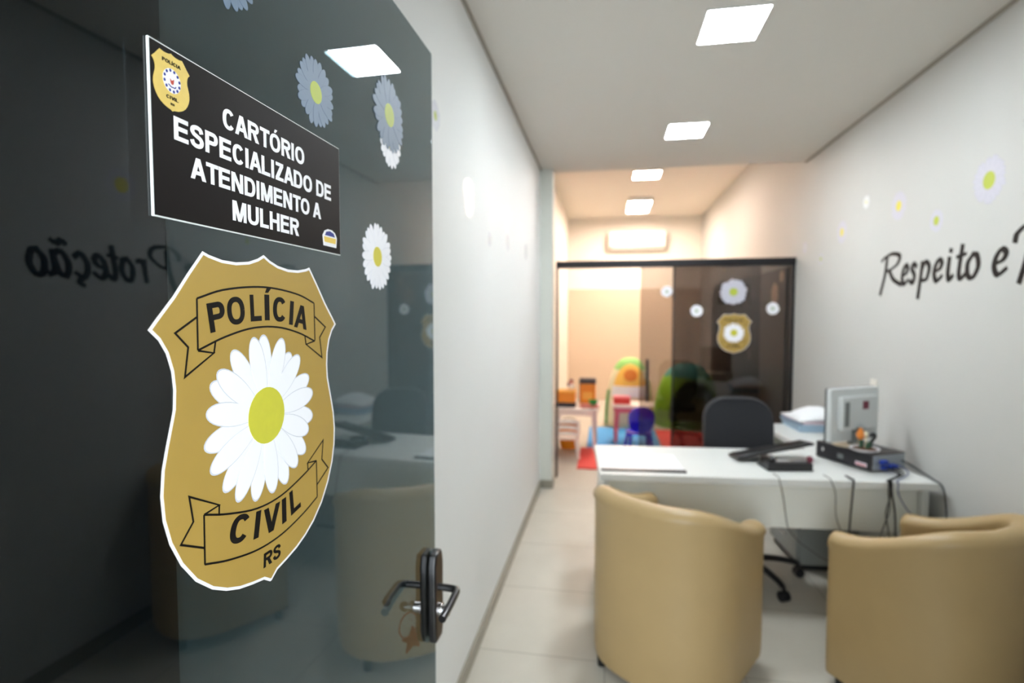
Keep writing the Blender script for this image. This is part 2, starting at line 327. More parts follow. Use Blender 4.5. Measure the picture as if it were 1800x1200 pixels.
# ------------------------------------------------------------------ lamps
def ceiling_light(label, x, y, z, w, d, m, group, drop=.006):
    t = thing('ceiling_light', label, 'lamp', (x, y, z), (0, 0, 0), group)
    e = .012
    boxes('lamp_frame', [(-w/2-e, w/2+e, -d/2-e, -d/2, -drop, 0), (-w/2-e, w/2+e, d/2, d/2+e, -drop, 0), (-w/2-e, -w/2, -d/2, d/2, -drop, 0), (w/2, w/2+e, -d/2, d/2, -drop, 0)], M['lamp_frame'], t, .001)
    bxo('diffuser', (-w/2, w/2, -d/2, d/2, -drop*.8, -.0005), m, t, 0)
    return t
ceiling_light('square white ceiling panel light nearer the glass door', .535, 2.59, CZ, .25, .28, M['lamp'], 'office panel lights')
ceiling_light('square white ceiling panel light nearer the play room', .530, 3.98, CZ, .25, .28, M['lamp'], 'office panel lights')
ceiling_light('bright ceiling light at the front of the play room', .47, 7.05, FZ, .32, .36, M['lamp_far'], 'play room lights', .02)
ceiling_light('boxed ceiling light at the rear of the play room near the air conditioner', .47, 8.85, FZ, .34, .9, M['lamp_far'], 'play room lights', .07)
ceiling_light('added unseen ceiling panel light in the corridor outside the office', .65, -1.0, 2.7, .3, .3, M['fill_hall'], None)  # unseen lamp added to brighten the door badge and chair backs

# ================================================================== ENTRY GLASS DOOR
door = bpy.data.objects.new('door_1', None); COL.objects.link(door); door.matrix_world = TURN @ Matrix.Translation((-.379, .22, 0))
tagset(door, 'smoked glass office door standing open with a black lever handle', None, None, 'structure')
bxo('door_pane', (-.010, 0, 0.005, .897, .012, 2.12), M['door_glass'], door, 0)
for s, nm in ((1, 'front'), (-1, 'back')):
    x0 = 0 if s > 0 else -.010
    bm = bmesh.new()
    prism(bm, [(.0255*a, .097*b) for a, b in ((-1, -.78), (-.72, -1), (.72, -1), (1, -.78), (1, .78), (.72, 1), (-.72, 1), (-1, .78))], 0, .017)
    pl = obj('lock_plate', bm, M['black_metal'], door, .004, seg=3)
    pl.matrix_local = Matrix.Translation((x0, .874, .962)) @ (frame_mtx((0, 1, 0), (0, 0, 1), (0, 0, 0)) if s > 0 else frame_mtx((0, -1, 0), (0, 0, 1), (0, 0, 0)))
    bm = bmesh.new(); prism(bm, [(.0220*a, .092*b) for a, b in ((-1, -.76), (-.70, -1), (.70, -1), (1, -.76), (1, .76), (.70, 1), (-.70, 1), (-1, .76))], .017, .0185)
    fp = obj('face_plate', bm, M['brown_metal'], pl, .0008)
    bm = bmesh.new()
    xs = x0 + s*.018; xe = x0 + s*.062
    tube(bm, [(xs, .868, .985), (xe - s*.010, .866, .985), (xe - s*.002, .860, .985), (xe, .848, .984), (xe, .80, .980), (xe - s*.002, .765 if s > 0 else .802, .976)], .0078, 12, 5)
    obj('lever_handle', bm, M['black_metal'], door)
    bm = bmesh.new(); cyl(bm, (x0 + s*.017, .874, .932), (x0 + s*.040, .874, .932), .0115); cyl(bm, (x0 + s*.017, .874, .932), (x0 + s*.024, .874, .932), .015)
    obj('lock_cylinder', bm, M['chrome'] if s > 0 else M['brass'], door, .001)
boxes('hinge_patch', [(-.018, .008, -.012, .10, .012, .06), (-.018, .008, -.012, .10, 2.07, 2.125)], M['frame'], door)
struct('trim_6', [(-.415, -.379, .16, .215, 0, 2.15)], M['frame'], .002)

# keys hanging in the lock on the far face of the glass
k = thing('keychain', 'red star keychain with a ring hanging in the lock behind the glass door', 'keys', (-.414, 1.094, .932), (0, 0, 0))
bm = bmesh.new(); box(bm, -.016, 0.012, -.0015, .0015, -.005, .005); cyl(bm, (-.020, -.002, -.002), (-.020, .002, -.002), .011); obj('key', bm, M['brass'], k, .0006)
KD = Vector((.55, .835, 0)).normalized()
bm = bmesh.new()
tube(bm, [Vector((-.014, .006, -.047)) + KD*.024*math.cos(a) + Vector((0, 0, .028*math.sin(a))) for a in [2*PI*i/24 for i in range(25)]], .0017, 6, 1); obj('key_ring', bm, M['red_star'], k)
bm = bmesh.new(); prism(bm, [((.031 if i % 2 == 0 else .014) * math.sin(PI*i/5), (.031 if i % 2 == 0 else .014) * math.cos(PI*i/5)) for i in range(10)], -.003, .003)
st = obj('star_charm', bm, M['red_star'], k, .0012); st.matrix_local = frame_mtx(KD, (0, 0, 1), (-.010, .022, -.088))

# ------------------------------------------------------------------ sign on the door
SU, SV = .557, 1.7295
sg = thing('door_sign', 'black rectangular sign lettered in white on the glass door above the gold badge', 'sign', mtx=door_frame(SU, SV, -.3785))
sw, sh = .3155, .150
bm = bmesh.new(); box(bm, -sw/2, sw/2, -sh/2, sh/2, 0, .0022); obj('sign_board', bm, M['sign_edge'], sg, .0003)
bm = bmesh.new(); box(bm, -sw/2 + .0012, sw/2 - .0012, -sh/2 + .0012, sh/2 - .0012, .0022, .0026); obj('sign_face', bm, M['sign'], sg, 0)
for s, (u0, u1), v0, cap in (('CARTÓRIO', (.4835, .6285), 1.7570, .0205), ('ESPECIALIZADO DE', (.4215, .6935), 1.7262, .0205), ('ATENDIMENTO A', (.4395, .6665), 1.6968, .0198), ('MULHER', (.4945, .6135), 1.6672, .0205)):
    heavy('sign_lettering', s, M['white_vinyl'], sg, ((du(u0)+du(u1))/2 - du(SU), v0 - SV, .0026), cap, du(u1) - du(u0))
SHIELD = [(0.0, 0.185), (0.0107, 0.1797), (0.0256, 0.175), (0.0459, 0.1723), (0.0663, 0.1728), (0.084, 0.1760), (0.0925, 0.1787), (0.1117, 0.1563), (0.130, 0.1335), (0.1481, 0.1141), (0.1576, 0.1035), (0.147, 0.094), (0.1393, 0.0818), (0.134, 0.065), (0.1324, 0.048), (0.1335, 0.030), (0.137, 0.0175), (0.1426, -0.002), (0.1478, -0.022), (0.1502, -0.045), (0.1485, -0.068), (0.142, -0.092), (0.130, -0.117), (0.113, -0.1405), (0.092, -0.159), (0.0725, -0.1705), (0.053, -0.1785), (0.032, -0.184), (0.0125, -0.188), (0.0015, -0.1955)]
SHIELD = SHIELD + [(-x, y) for x, y in SHIELD[::-1][0:-1] if x > 0]
def scaled(P, s, cx=0, cy=0): return [(cx + x*s, cy + y*s) for x, y in P]
em = bmesh.new(); ecx, ecy = du(.4205) - du(SU), 1.7755 - SV
prism(em, scaled(SHIELD, .131, ecx, ecy), .0026, .0029)
emb = obj('emblem_shield', em, M['emblem'], sg, smooth=False)
bm = bmesh.new(); prism(bm, [(ecx + .0098*math.cos(2*PI*i/28), ecy + .0006 + .0105*math.sin(2*PI*i/28)) for i in range(28)], .0029, .0031); obj('emblem_disc', bm, M['white_vinyl'], emb, smooth=False)
bm = bmesh.new()
for i in range(12):
    a = 2*PI*i/12 + .2; prism(bm, [(ecx + .0083*math.cos(a) + .0012*math.cos(b), ecy + .0006 + .0089*math.sin(a) + .0014*math.sin(b)) for b in [2*PI*j/8 for j in range(8)]], .0031, .0033)
stroke(bm, [(ecx - .0042, ecy - .0032), (ecx - .001, ecy - .0048), (ecx + .003, ecy - .0046), (ecx + .0042, ecy - .003)], .0009, .0031, .0033)
obj('emblem_marks', bm, M['blue_ink'], emb, smooth=False)
bm = bmesh.new(); prism(bm, [(ecx - .0022, ecy + .0022), (ecx - .0004, ecy + .0008), (ecx + .0022, ecy + .0026), (ecx + .0016, ecy - .0018), (ecx, ecy - .0026), (ecx - .0016, ecy - .0014)], .0031, .0033); obj('emblem_marks', bm, M['red_ink'], emb, smooth=False)
heavy('emblem_lettering', 'POLÍCIA', M['ink'], emb, (ecx, ecy + .0145, .0029), .0031, .020)
heavy('emblem_lettering', 'CIVIL', M['ink'], emb, (ecx, ecy - .0158, .0029), .0030, .013)
heavy('emblem_lettering', 'RS', M['ink'], emb, (ecx, ecy - .0206, .0029), .0019, .0042)
lcx, lcy = du(.689) - du(SU), 1.674 - SV
bm = bmesh.new(); prism(bm, [(lcx - .0165, lcy - .0105), (lcx + .0165, lcy - .0105), (lcx + .0185, lcy + .003), (lcx + .0135, lcy + .0095), (lcx + .005, lcy + .0125), (lcx - .005, lcy + .0125), (lcx - .0135, lcy + .0095), (lcx - .0185, lcy + .003)], .0026, .0029)
lg = obj('crest_logo', bm, M['white_vinyl'], sg, smooth=False)
bm = bmesh.new(); prism(bm, [(lcx - .013, lcy + .0035), (lcx + .013, lcy + .0035), (lcx + .0095, lcy + .0085), (lcx, lcy + .0105), (lcx - .0095, lcy + .0085)], .0029, .0031); obj('logo_band', bm, M['blue_ink'], lg, smooth=False)
bm = bmesh.new(); prism(bm, [(lcx - .0145, lcy - .0055), (lcx + .0145, lcy - .0055), (lcx + .0155, lcy + .0018), (lcx - .0155, lcy + .0018)], .0029, .0031); obj('logo_band', bm, M['yellow_ink'], lg, smooth=False)

# ------------------------------------------------------------------ police badge sticker
def badge(label, mtx, k=1.0, detail=True):
    t = thing('badge_sticker', label, 'sticker', mtx=mtx)
    a = .0002; bm = bmesh.new(); prism(bm, scaled(SHIELD, k), 0, a); obj('shield_border', bm, M['white_vinyl'], t, smooth=False)
    bm = bmesh.new()
    n = len(SHIELD); ins = []
    for i in range(n):
        p0, p, p1 = Vector(SHIELD[i-1]), Vector(SHIELD[i]), Vector(SHIELD[(i+1) % n])
        d1, d2 = (p - p0).normalized(), (p1 - p).normalized(); n1, n2 = Vector((d1.y, -d1.x)), Vector((d2.y, -d2.x)); m = (n1 + n2).normalized()
        ins.append(tuple(p + m * (.0032 / max(.5, m.dot(n1)))))
    prism(bm, scaled(ins, k), a, 2*a); obj('shield', bm, M['gold'], t, smooth=False)
    w = .0021*k
    def line(bm, P, sm=0): stroke(bm, scaled(P, k), w, 2*a, 3*a, smooth=sm)
    bm = bmesh.new()
    top1 = [(-.1017, .1325), (-.0671, .1421), (-.0203, .1477), (.0203, .1477), (.0671, .1421), (.1012, .1325)]
    top2 = [(-.1022, .0825), (-.0646, .0942), (-.0219, .1022), (.0219, .1022), (.0646, .0942), (.1010, .0820)]
    line(bm, top1, 5); line(bm, top2, 5)
    for s in (1, -1):
        line(bm, [(s*x, y) for x, y in [(-.1017, .1325), (-.1022, .0825)]]); line(bm, [(s*x, y) for x, y in [(-.1025, .1145), (-.1288, .1000), (-.1140, .0862), (-.1190, .0585), (-.0815, .0785), (-.1020, .0822)]])
        line(bm, [(s*x, y) for x, y in [(-.0788, .0900), (-.0812, .0785)]])
    obj('upper_ribbon', bm, M['ink'], t, smooth=False); bm = bmesh.new()
    for s in (1, -1):
        line(bm, [(s*x, y) for x, y in [(-.1004, -.0795), (-.1010, -.1290)]]); line(bm, [(s*x, y) for x, y in [(-.1004, -.0795), (-.0796, -.0770), (-.1182, -.0555), (-.1140, -.0812), (-.1297, -.0972), (-.1010, -.1125)]])
        line(bm, [(s*x, y) for x, y in [(-.0796, -.0770), (-.0803, -.0870)]])
    line(bm, [(-.1004, -.0795), (-.0671, -.0908), (-.022, -.1012), (.022, -.1012), (.0671, -.0908), (.1004, -.0795)], 5)
    line(bm, [(-.1010, -.1290), (-.0671, -.1398), (-.022, -.1485), (.022, -.1485), (.0671, -.1398), (.1010, -.1290)], 5)
    obj('lower_ribbon', bm, M['ink'], t, smooth=False)
    tips = [(92, .093), (103, .093), (70, .093), (55, .084), (44, .092), (22, .094), (8, .096), (-11, .096), (-23, .091), (-39, .098), (-53, .094), (-69, .097), (-85, .094), (-104, .096), (-122, .099), (-137, .098), (-155, .099), (-171, .098), (169, .095), (152, .098), (143, .096), (125, .095)]
    tips = sorted((math.radians(b), r*k) for b, r in tips)
    z = 2.2*a
    daisy(t, tips, .022*k, .0122*k, .0325*k, M['petal'], M['petal_edge'], M['pollen'], -.001*k, .001*k, z, .00012)
    if detail:
        for ch, u, v, r, wd in (('P', -.0735, .1005, .16, .0235), ('O', -.0465, .1065, .10, .0265), ('L', -.0155, .1098, .04, .0185), ('Í', .0035, .1105, 0, .0085), ('C', .0265, .1085, -.05, .0255), ('I', .0490, .1045, -.12, .0075), ('A', .0690, .0995, -.17, .0275)):
            heavy('ribbon_lettering', ch, M['ink'], t, (u*k, v*k, 2.1*a), .0295*k, wd*k, r)
        for ch, u, v, r, wd in (('C', -.0545, -.1275, -.20, .0300), ('I', -.0250, -.1345, -.10, .0085), ('V', .0020, -.1375, -.0, .0300), ('I', .0275, -.1365, .10, .0085), ('L', .0520, -.1310, .20, .0215)):
            heavy('ribbon_lettering', ch, M['ink'], t, (u*k, v*k, 2.1*a), .0300*k, wd*k, r, .10)
        heavy('ribbon_lettering', 'RS', M['ink'], t, (.0025*k, -.1745*k, 2.1*a), .0165*k, .0315*k, 0, .08)
    else:
        heavy('ribbon_lettering', 'POLÍCIA', M['ink'], t, (0, .108*k, 2.1*a), .026*k, .165*k)
        heavy('ribbon_lettering', 'CIVIL', M['ink'], t, (0, -.138*k, 2.1*a), .026*k, .12*k)
    return t
badge('large gold shield badge sticker with a daisy on the glass door under the sign', door_frame(.547, 1.455, -.37878), .985)

sticker('white daisy sticker on the glass door right beside the black sign', door_frame(.850, 1.666), .058, 26, rc=.28, seed=3)
sticker('white daisy sticker on the glass door half covered by the large bluish daisy', door_frame(.911, 1.868), .044, 20, seed=9, rc=.26)
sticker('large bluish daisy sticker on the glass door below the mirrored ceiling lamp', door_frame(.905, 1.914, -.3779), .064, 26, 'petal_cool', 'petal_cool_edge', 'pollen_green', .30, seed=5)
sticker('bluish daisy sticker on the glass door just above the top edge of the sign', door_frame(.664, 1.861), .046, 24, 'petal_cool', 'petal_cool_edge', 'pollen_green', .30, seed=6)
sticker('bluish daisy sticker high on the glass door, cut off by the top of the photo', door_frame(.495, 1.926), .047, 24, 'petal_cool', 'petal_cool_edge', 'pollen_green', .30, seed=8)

# ================================================================== WALL DECORATION
for lab, y, z, r, sd in (('small daisy sticker on the white wall just past the free edge of the glass door', 1.828, 2.26, .055, 2),
                         ('glossy daisy sticker on the white wall, biggest of those past the door', 2.28, 2.075, .085, 3),
                         ('glossy daisy sticker on the white wall, upper of the middle pair', 3.20, 2.132, .070, 4),
                         ('glossy daisy sticker on the white wall, lower of the middle pair', 3.20, 2.005, .055, 5),
                         ('small faint daisy sticker on the white wall, lowest one past the door', 2.70, 1.955, .04, 6),
                         ('small daisy sticker on the white wall closest to the grey pilaster', 3.93, 2.03, .065, 7)):
    sticker(lab, left_frame(y, z), r, 22, 'petal_gloss', 'petal_edge_gloss', 'pollen_green' if sd == 2 else 'pollen_pale', .3, 'daisies on the white wall beside the door', sd)
for lab, y, z, r, ye, rc, sd in (('large lilac white daisy sticker on the wall high above the script lettering', 2.70, 2.155, .108, 'pollen_green', .36, 11),
                         ('daisy sticker with yellow centre on the wall above the letter p of the script lettering', 3.441, 2.19, .085, 'pollen_yel', .34, 12),
                         ('small daisy sticker on the wall over the end of the first script word', 3.075, 2.044, .060, 'pollen_green', .40, 13),
                         ('daisy sticker with yellow centre on the wall before the start of the script lettering', 4.196, 2.155, .085, 'pollen_yel', .34, 14),
                         ('tiny daisy sticker low on the wall between the script lettering and the glass partition', 4.568, 2.004, .045, 'pollen_green', .42, 15),
                         ('tiny faint daisy sticker on the wall, topmost of the small ones', 3.839, 2.293, .045, 'pollen_yel', .2, 16),
                         ('faint daisy sticker on the wall right beside the corner of the partition rail', 4.921, 2.135, .05, 'pollen_pale', .3, 17),
                         ('daisy sticker on the wall seen only mirrored in the door glass', 2.20, 2.20, .085, 'pollen_yel', .45, 18)):
    sticker(lab, right_frame(y, z), r, 26, 'petal_lilac' if sd != 16 else 'wall', 'petal_lilac_edge' if sd in (11,) else 'petal_lilac', ye, rc, 'daisies on the lettered wall', sd)

G = {
 'R': [[(.30, 1.62), (.22, .7), (.0, -.42)], [(.02, 1.42), (.2, 1.6), (.55, 1.72), (.88, 1.55), (.80, 1.15), (.50, .9), (.28, .82)], [(.42, .85), (.62, .35), (.98, .02)]],
 'P': [[(.42, 1.55), (.34, .6), (.16, -.35)], [(.0, 1.20), (.06, 1.5), (.35, 1.76), (.8, 1.66), (.92, 1.25), (.62, .8), (.38, .74)]],
 'e': [[(.12, .45), (.60, .58), (.78, .84), (.52, 1.0), (.2, .72), (.1, .32), (.34, .02), (.85, .24)]],
 's': [[(.84, .84), (.5, 1.0), (.3, .76), (.62, .42), (.45, .06), (.06, .16)]],
 'p': [[(.36, 1.0), (.28, .4), (.08, -.72)], [(.28, .55), (.58, 1.0), (.9, .74), (.72, .18), (.32, .12)]],
 'i': [[(.45, 1.0), (.32, .3), (.5, .02), (.95, .2)], [(.62, 1.36), (.58, 1.27)]],
 't': [[(.6, 1.45), (.32, .3), (.52, .02), (.95, .2)], [(.05, .98), (.98, 1.06)]],
 'o': [[(.52, 1.0), (.16, .62), (.2, .12), (.55, .02), (.88, .45), (.78, .9), (.5, 1.0)]],
 'r': [[(.28, 1.0), (.22, .4), (.12, 0)], [(.22, .5), (.5, .95), (.95, .92)]],
 'a': [[(.82, .9), (.45, 1.0), (.12, .5), (.22, .04), (.55, .15), (.84, .8)], [(.86, 1.0), (.76, .25), (1.02, .05)], [(.22, 1.3), (.45, 1.44), (.66, 1.3), (.96, 1.44)]],
 'c': [[(.88, .84), (.5, 1.0), (.12, .5), (.32, .02), (.85, .2)], [(.45, 0), (.58, -.2), (.32, -.34)]],
}
sc = thing('wall_lettering', 'black brush script lettering on the wall above the desk', 'lettering', mtx=right_frame(3.62, 1.738, 1.6297))
XH = .108
def script(name, seq):
    bm = bmesh.new()
    for ch, u0, u1 in seq:
        w = u1 - u0
        for li, L in enumerate(G[ch]):
            P = catmull([Vector((u0 + x*w, y*XH, 0)) for x, y in L], 8) if len(L) > 2 else [Vector((u0 + x*w, y*XH, 0)) for x, y in L]
            for i in range(len(P) - 1):
                d = P[i+1] - P[i]
                if d.length < 1e-6: continue
                a = d.normalized(); hw = .0075 + .0085 * abs(a.dot(Vector((-.28, .96, 0))))
                e = a * hw * .45; nn = Vector((-a.y, a.x, 0)) * hw
                q = [P[i] - e + nn, P[i] - e - nn, P[i+1] + e - nn, P[i+1] + e + nn]
                prism(bm, [(p.x, p.y) for p in q], 0, .0005 + (i % 7)*1e-6 + li*1e-5)
    return obj(name, bm, M['ink'], sc, smooth=False)
script('lettering_word', [('R', 0, .235), ('e', .235, .315), ('s', .315, .395), ('p', .395, .51), ('e', .535, .625), ('i', .635, .70), ('t', .715, .79), ('o', .785, .885)])
script('lettering_word', [('e', .965, 1.065)])
script('lettering_word', [('P', 1.09, 1.29), ('r', 1.29, 1.36), ('o', 1.365, 1.445), ('t', 1.45, 1.51), ('e', 1.51, 1.59), ('c', 1.595, 1.675), ('a', 1.68, 1.77), ('o', 1.78, 1.86)])
sw_ = thing('wall_outlet', 'white outlet plate on the wall behind the monitor', 'outlet', mtx=right_frame(3.654, 1.114, 1.630))
bm = bmesh.new(); prism(bm, rrect(0, 0, .078, .118, .008), 0, .008); obj('outlet_plate', bm, M['switch'], sw_, .002)
bm = bmesh.new(); prism(bm, rrect(0, 0, .045, .03, .004), .008, .0105); obj('outlet_module', bm, M['paper'], sw_, .001)

# ================================================================== GLASS PARTITION
PY = 5.15
gp = thing('glass_partition', 'black framed dark glass partition with fixed pane between office and play room', 'partition', (0, PY, 0))
bxo('top_rail', (-.485, 1.628, -.03, .075, 2.012, 2.076), M['frame'], gp, .003)
bxo('side_post', (-.485, -.468, -.02, .07, 0, 2.012), M['frame'], gp, .002)
bxo('side_post', (1.606, 1.628, -.02, .07, 0, 2.012), M['frame'], gp, .002)
bxo('floor_track', (.30, 1.606, -.012, .06, 0, .012), M['frame'], gp, .002)
bxo('fixed_pane', (.597, 1.606, -.004, .004, .012, 2.012), M['pane2'], gp, 0)
bxo('pane_edge_strip', (.590, .603, -.006, .006, .012, 2.012), M['frame'], gp, 0)
sd = thing('sliding_glass_door', 'tinted sliding glass door with a long black pull, half open behind the fixed pane', 'door', (0, PY + .045, 0))
bxo('sliding_pane', (.300, 1.36, -.004, .004, .014, 2.010), M['pane'], sd, 0)
for s in (1, -1):
    bm = bmesh.new(); cyl(bm, (.373, -s*.034, .757), (.373, -s*.034, 1.153), .012)
    cyl(bm, (.373, -s*.004, .82), (.373, -s*.034, .82), .007); cyl(bm, (.373, -s*.004, 1.09), (.373, -s*.034, 1.09), .007); obj('pull_handle', bm, M['black_metal'], sd)
fy = PY - .0045
sticker('large white daisy sticker on the dark glass partition above its gold badge', part_frame(1.117, 1.776, fy), .122, 26, 'petal_lilac', 'petal_lilac_edge', 'pollen_green', .30, seed=21)
sticker('small white daisy sticker on the dark partition glass nearest the sliding door', part_frame(.80, 1.607, fy), .058, 22, 'petal', 'petal_edge', 'pollen_pale', .38, seed=22)
sticker('small white daisy sticker on the dark partition glass close to the wall', part_frame(1.451, 1.627, fy), .058, 22, 'petal', 'petal_edge', 'pollen_pale', .38, seed=23)
sticker('faint daisy sticker on the clear sliding door above its black pull', part_frame(.54, 1.786, PY + .0405), .055, 22, 'petal', 'petal_edge', 'pollen_pale', .38, seed=24)
badge('small gold shield badge sticker with a daisy on the dark partition glass', part_frame(1.128, 1.407, fy), .95, False)
for lab, y, z, r, sd_ in (('daisy sticker on the dark panelling seen farthest through the partition', 6.39, 1.81, .09, 31), ('peach coloured daisy sticker on the panelling close behind the partition', 5.62, 1.77, .12, 32), ('peach daisy sticker on the panelling just under the partition rail', 5.42, 1.93, .06, 33)):
    sticker(lab, right_frame(y, z, 1.5996), r, 22, 'peach' if sd_ > 31 else 'petal_lilac', 'peach' if sd_ > 31 else 'petal_lilac_edge', 'peach' if sd_ > 31 else 'petal_lilac', .3, None, sd_)

# ================================================================== ARMCHAIRS
def armchair(label, cx, cy, az, sc=1):
    t = thing('armchair', label, 'armchair', (cx, cy, 0), (0, 0, -math.radians(az)), 'tan tub armchairs'); t.scale = (sc, sc, 1)
    HW, TH, B = .318, .085, .055
    path = []
    yf, yb, R = .255, -.02, .285
    for i in range(9): path.append((HW - .012*(8-i)/8, yf + (yb - yf)*i/8))
    for i in range(1, 24):
        a = -PI*i/24; c, s = math.cos(a), math.sin(a)
        path.append((HW*math.copysign(abs(c)**.84, c), yb + R*math.copysign(abs(s)**.84, s)))
    for i in range(9): path.append((-HW + .012*i/8, yb + (yf - yb)*i/8))
    P = [Vector((x, y, 0)) for x, y in path]; n = len(P)
    def height(y):
        u = max(0, min(1, (yf - y) / (yf + R))); return (.662 + .15 * u * u * (3 - 2*u))
    rings = []
    ext = [-2, -1] + list(range(n)) + [n, n+1]
    for i in ext:
        j = max(0, min(n-1, i)); d = (P[min(j+1, n-1)] - P[max(j-1, 0)]).normalized(); out = Vector((-d.y, d.x, 0))
        if out.dot(P[j] - Vector((0, yb*.3, 0))) < 0: out = -out
        e = {-2: (.030, .62), -1: (.020, .9), n: (.020, .9), n+1: (.030, .62)}.get(i, (0, 1))
        p = P[j] + (d if i >= n else -d) * e[0] * (1 if i in (-2, -1, n, n+1) else 0)
        h = height(P[j].y) - (1 - e[1]) * .05; th = TH/2 * e[1]; c0 = p - out * TH/2
        prof = [(th*.90, B), (th*.98, B + .03), (th*1.0, .22), (th*1.0, .42), (th*1.0, h - .065)]
        for k in range(0, 9):
            a = PI*k/8; prof.append((math.cos(a)*(th + .010), h - .042 + math.sin(a)*.042))
        prof += [(-th, h - .065), (-th, .42), (-th, .22), (-th, B)]
        rings.append([c0 + out*o_ + Vector((0, 0, z)) for o_, z in prof])
    bm = bmesh.new(); loft(bm, rings); obj('tub_shell', bm, M['leather'], t, angle=50)
    def inner(dx, z): return [Vector((x*(HW - TH + dx)/HW, yb + (y - yb)*((R - TH + dx)/R if y < yb else 1), z)) for x, y in path]
    bm = bmesh.new(); loft(bm, [inner(.004, z) for z in (.09, .30)]); obj('seat_base', bm, M['leather'], t, .004)
    bm = bmesh.new(); loft(bm, [inner(d, z) for d, z in ((-.018, .301), (-.004, .315), (-.002, .36), (-.006, .41), (-.025, .435), (-.07, .445))]); obj('seat_cushion', bm, M['leather_seat'], t, angle=60)
    for fx, fy_ in ((.25, .24), (-.25, .24), (.21, -.22), (-.21, -.22)):
        bm = bmesh.new(); cyl(bm, (fx, fy_, 0), (fx, fy_, .092), .018, .024); obj('foot', bm, M['black'], t)
    return t
armchair('tan tub armchair in front of the end of the desk with the paper pad', .285, 2.44, 35)
armchair('tan tub armchair beside the lettered wall, below the hanging cables', 1.300, 2.368, -34, .925)

# ================================================================== DESK
DR = math.radians(4.1); DO = (-.033, 2.786)
def dw(lx, ly, z=0): return Vector((DO[0] + lx*math.cos(DR) - ly*math.sin(DR), DO[1] + lx*math.sin(DR) + ly*math.cos(DR), z))
dk = thing('desk', 'white office desk with grey front panel standing across the room', 'desk', (DO[0], DO[1], 0), (0, 0, DR))
bxo('desk_top', (0, 1.632, 0, .62, .712, .75), M['desk'], dk, .003)
bxo('front_panel', (.055, 1.575, .062, .080, .478, .711), M['desk_panel'], dk, .002)
bxo('side_panel', (.02, .05, .03, .59, 0, .711), M['desk'], dk, .002)
bxo('side_panel', (1.578, 1.608, .03, .59, 0, .711), M['desk'], dk, .002)
rt = thing('side_desk', 'white side desk along the lettered wall carrying the paper tray', 'desk', (DO[0], DO[1], 0), (0, 0, DR))
bxo('desk_top', (1.285, 1.690, .625, 1.44, .712, .75), M['desk'], rt, .003)
bxo('side_panel', (1.30, 1.69, 1.40, 1.425, 0, .711), M['desk_panel'], rt, .002)
bxo('back_panel', (1.665, 1.68, .64, 1.39, .40, .711), M['desk_panel'], rt, .002)
pd = thing('drawer_pedestal', 'grey drawer pedestal under the corner of the white desk', 'cabinet', (DO[0], DO[1], 0), (0, 0, DR))
bxo('cabinet_body', (1.26, 1.56, .63, 1.08, .03, .66), M['pedestal'], pd, .003)
for i in range(3): 
    d = bxo('drawer', (1.242, 1.26, .64, 1.07, .05 + i*.205, .245 + i*.205), M['pedestal'], pd, .003); bxo('drawer_handle', (1.230, 1.242, .80, .90, .15 + i*.205, .16 + i*.205), M['chrome'], d, .001)
boxes('plinth', [(1.27, 1.55, .64, 1.07, 0, .03)], M['black'], pd)

def dthing(name, label, cat, lx, ly, z=.7505, rz=0, group=None):
    p = dw(lx, ly, z); return thing(name, label, cat, p, (0, 0, DR + rz), group)
pp = dthing('desk_pad', 'white paper desk pad with a black lower edge on the desk', 'desk pad', .015, .055)
bm = bmesh.new(); box(bm, 0, .43, 0, .345, 0, .006); obj('paper_sheet', bm, M['paper'], pp, .0006)
bm = bmesh.new(); box(bm, -.004, .434, -.006, .028, 0, .0085); obj('holder_strip', bm, M['black'], pp, .001)

# office chair
oc = thing('office_chair', 'charcoal swivel office chair behind the desk', 'chair', (.835, 3.38, 0), (0, 0, 0))
def chair_back():
    bm = bmesh.new(); rings = []
    for yy, s in ((-.02, .90), (-.034, .97), (-.012, 1.0), (.022, 1.0), (.036, .97), (.040, .88)):
        rings.append([(x*s, yy - .035*(abs(x)/.22)**2 + (z + .24)*.10, z*s) for x, z in rrect(0, 0, .43, .50, .14, 8)])
    loft(bm, rings); return bm
b = obj('backrest', chair_back(), M['fabric'], oc, angle=60); b.location = (0, .27, .785)
bm = bmesh.new(); loft(bm, [[(x*s, y*s, z) for x, y in rrect(0, 0, .46, .44, .10, 6)] for z, s in ((.40, .92), (.415, 1), (.45, 1.01), (.47, .97), (.475, .85))]); obj('seat', bm, M['fabric'], oc, angle=60)
bm = bmesh.new(); tube(bm, [(0, .06, .395), (0, .25, .385), (0, .315, .45), (0, .315, .66)], .016, 10, 6); obj('back_support', bm, M['black'], oc)
bm = bmesh.new(); cyl(bm, (0, 0, .13), (0, 0, .27), .028); cyl(bm, (0, 0, .26), (0, 0, .40), .018); obj('gas_lift', bm, M['black'], oc)
bm = bmesh.new(); cyl(bm, (0, 0, .085), (0, 0, .135), .045, .035); hub = obj('base_hub', bm, M['black'], oc, .003)
for i in range(5):
    a = math.radians(7 + 72*i); c, s = math.cos(a), math.sin(a)
    bm = bmesh.new(); tube(bm, [(.03*c, .03*s, .115), (.16*c, .16*s, .108), (.27*c, .27*s, .090), (.305*c, .305*s, .074)], .020, 10, 5, .75)
    lg_ = obj('base_leg', bm, M['black'], oc)
    bm = bmesh.new(); nx, ny = -s, c
    for k_ in (-1, 1): cyl(bm, (.31*c + nx*.006*k_, .31*s + ny*.006*k_, .0275), (.31*c + nx*.024*k_, .31*s + ny*.024*k_, .0275), .0275, n=18)
    cyl(bm, (.31*c, .31*s, .03), (.31*c, .31*s, .078), .009); obj('caster', bm, M['black'], lg_, .002)

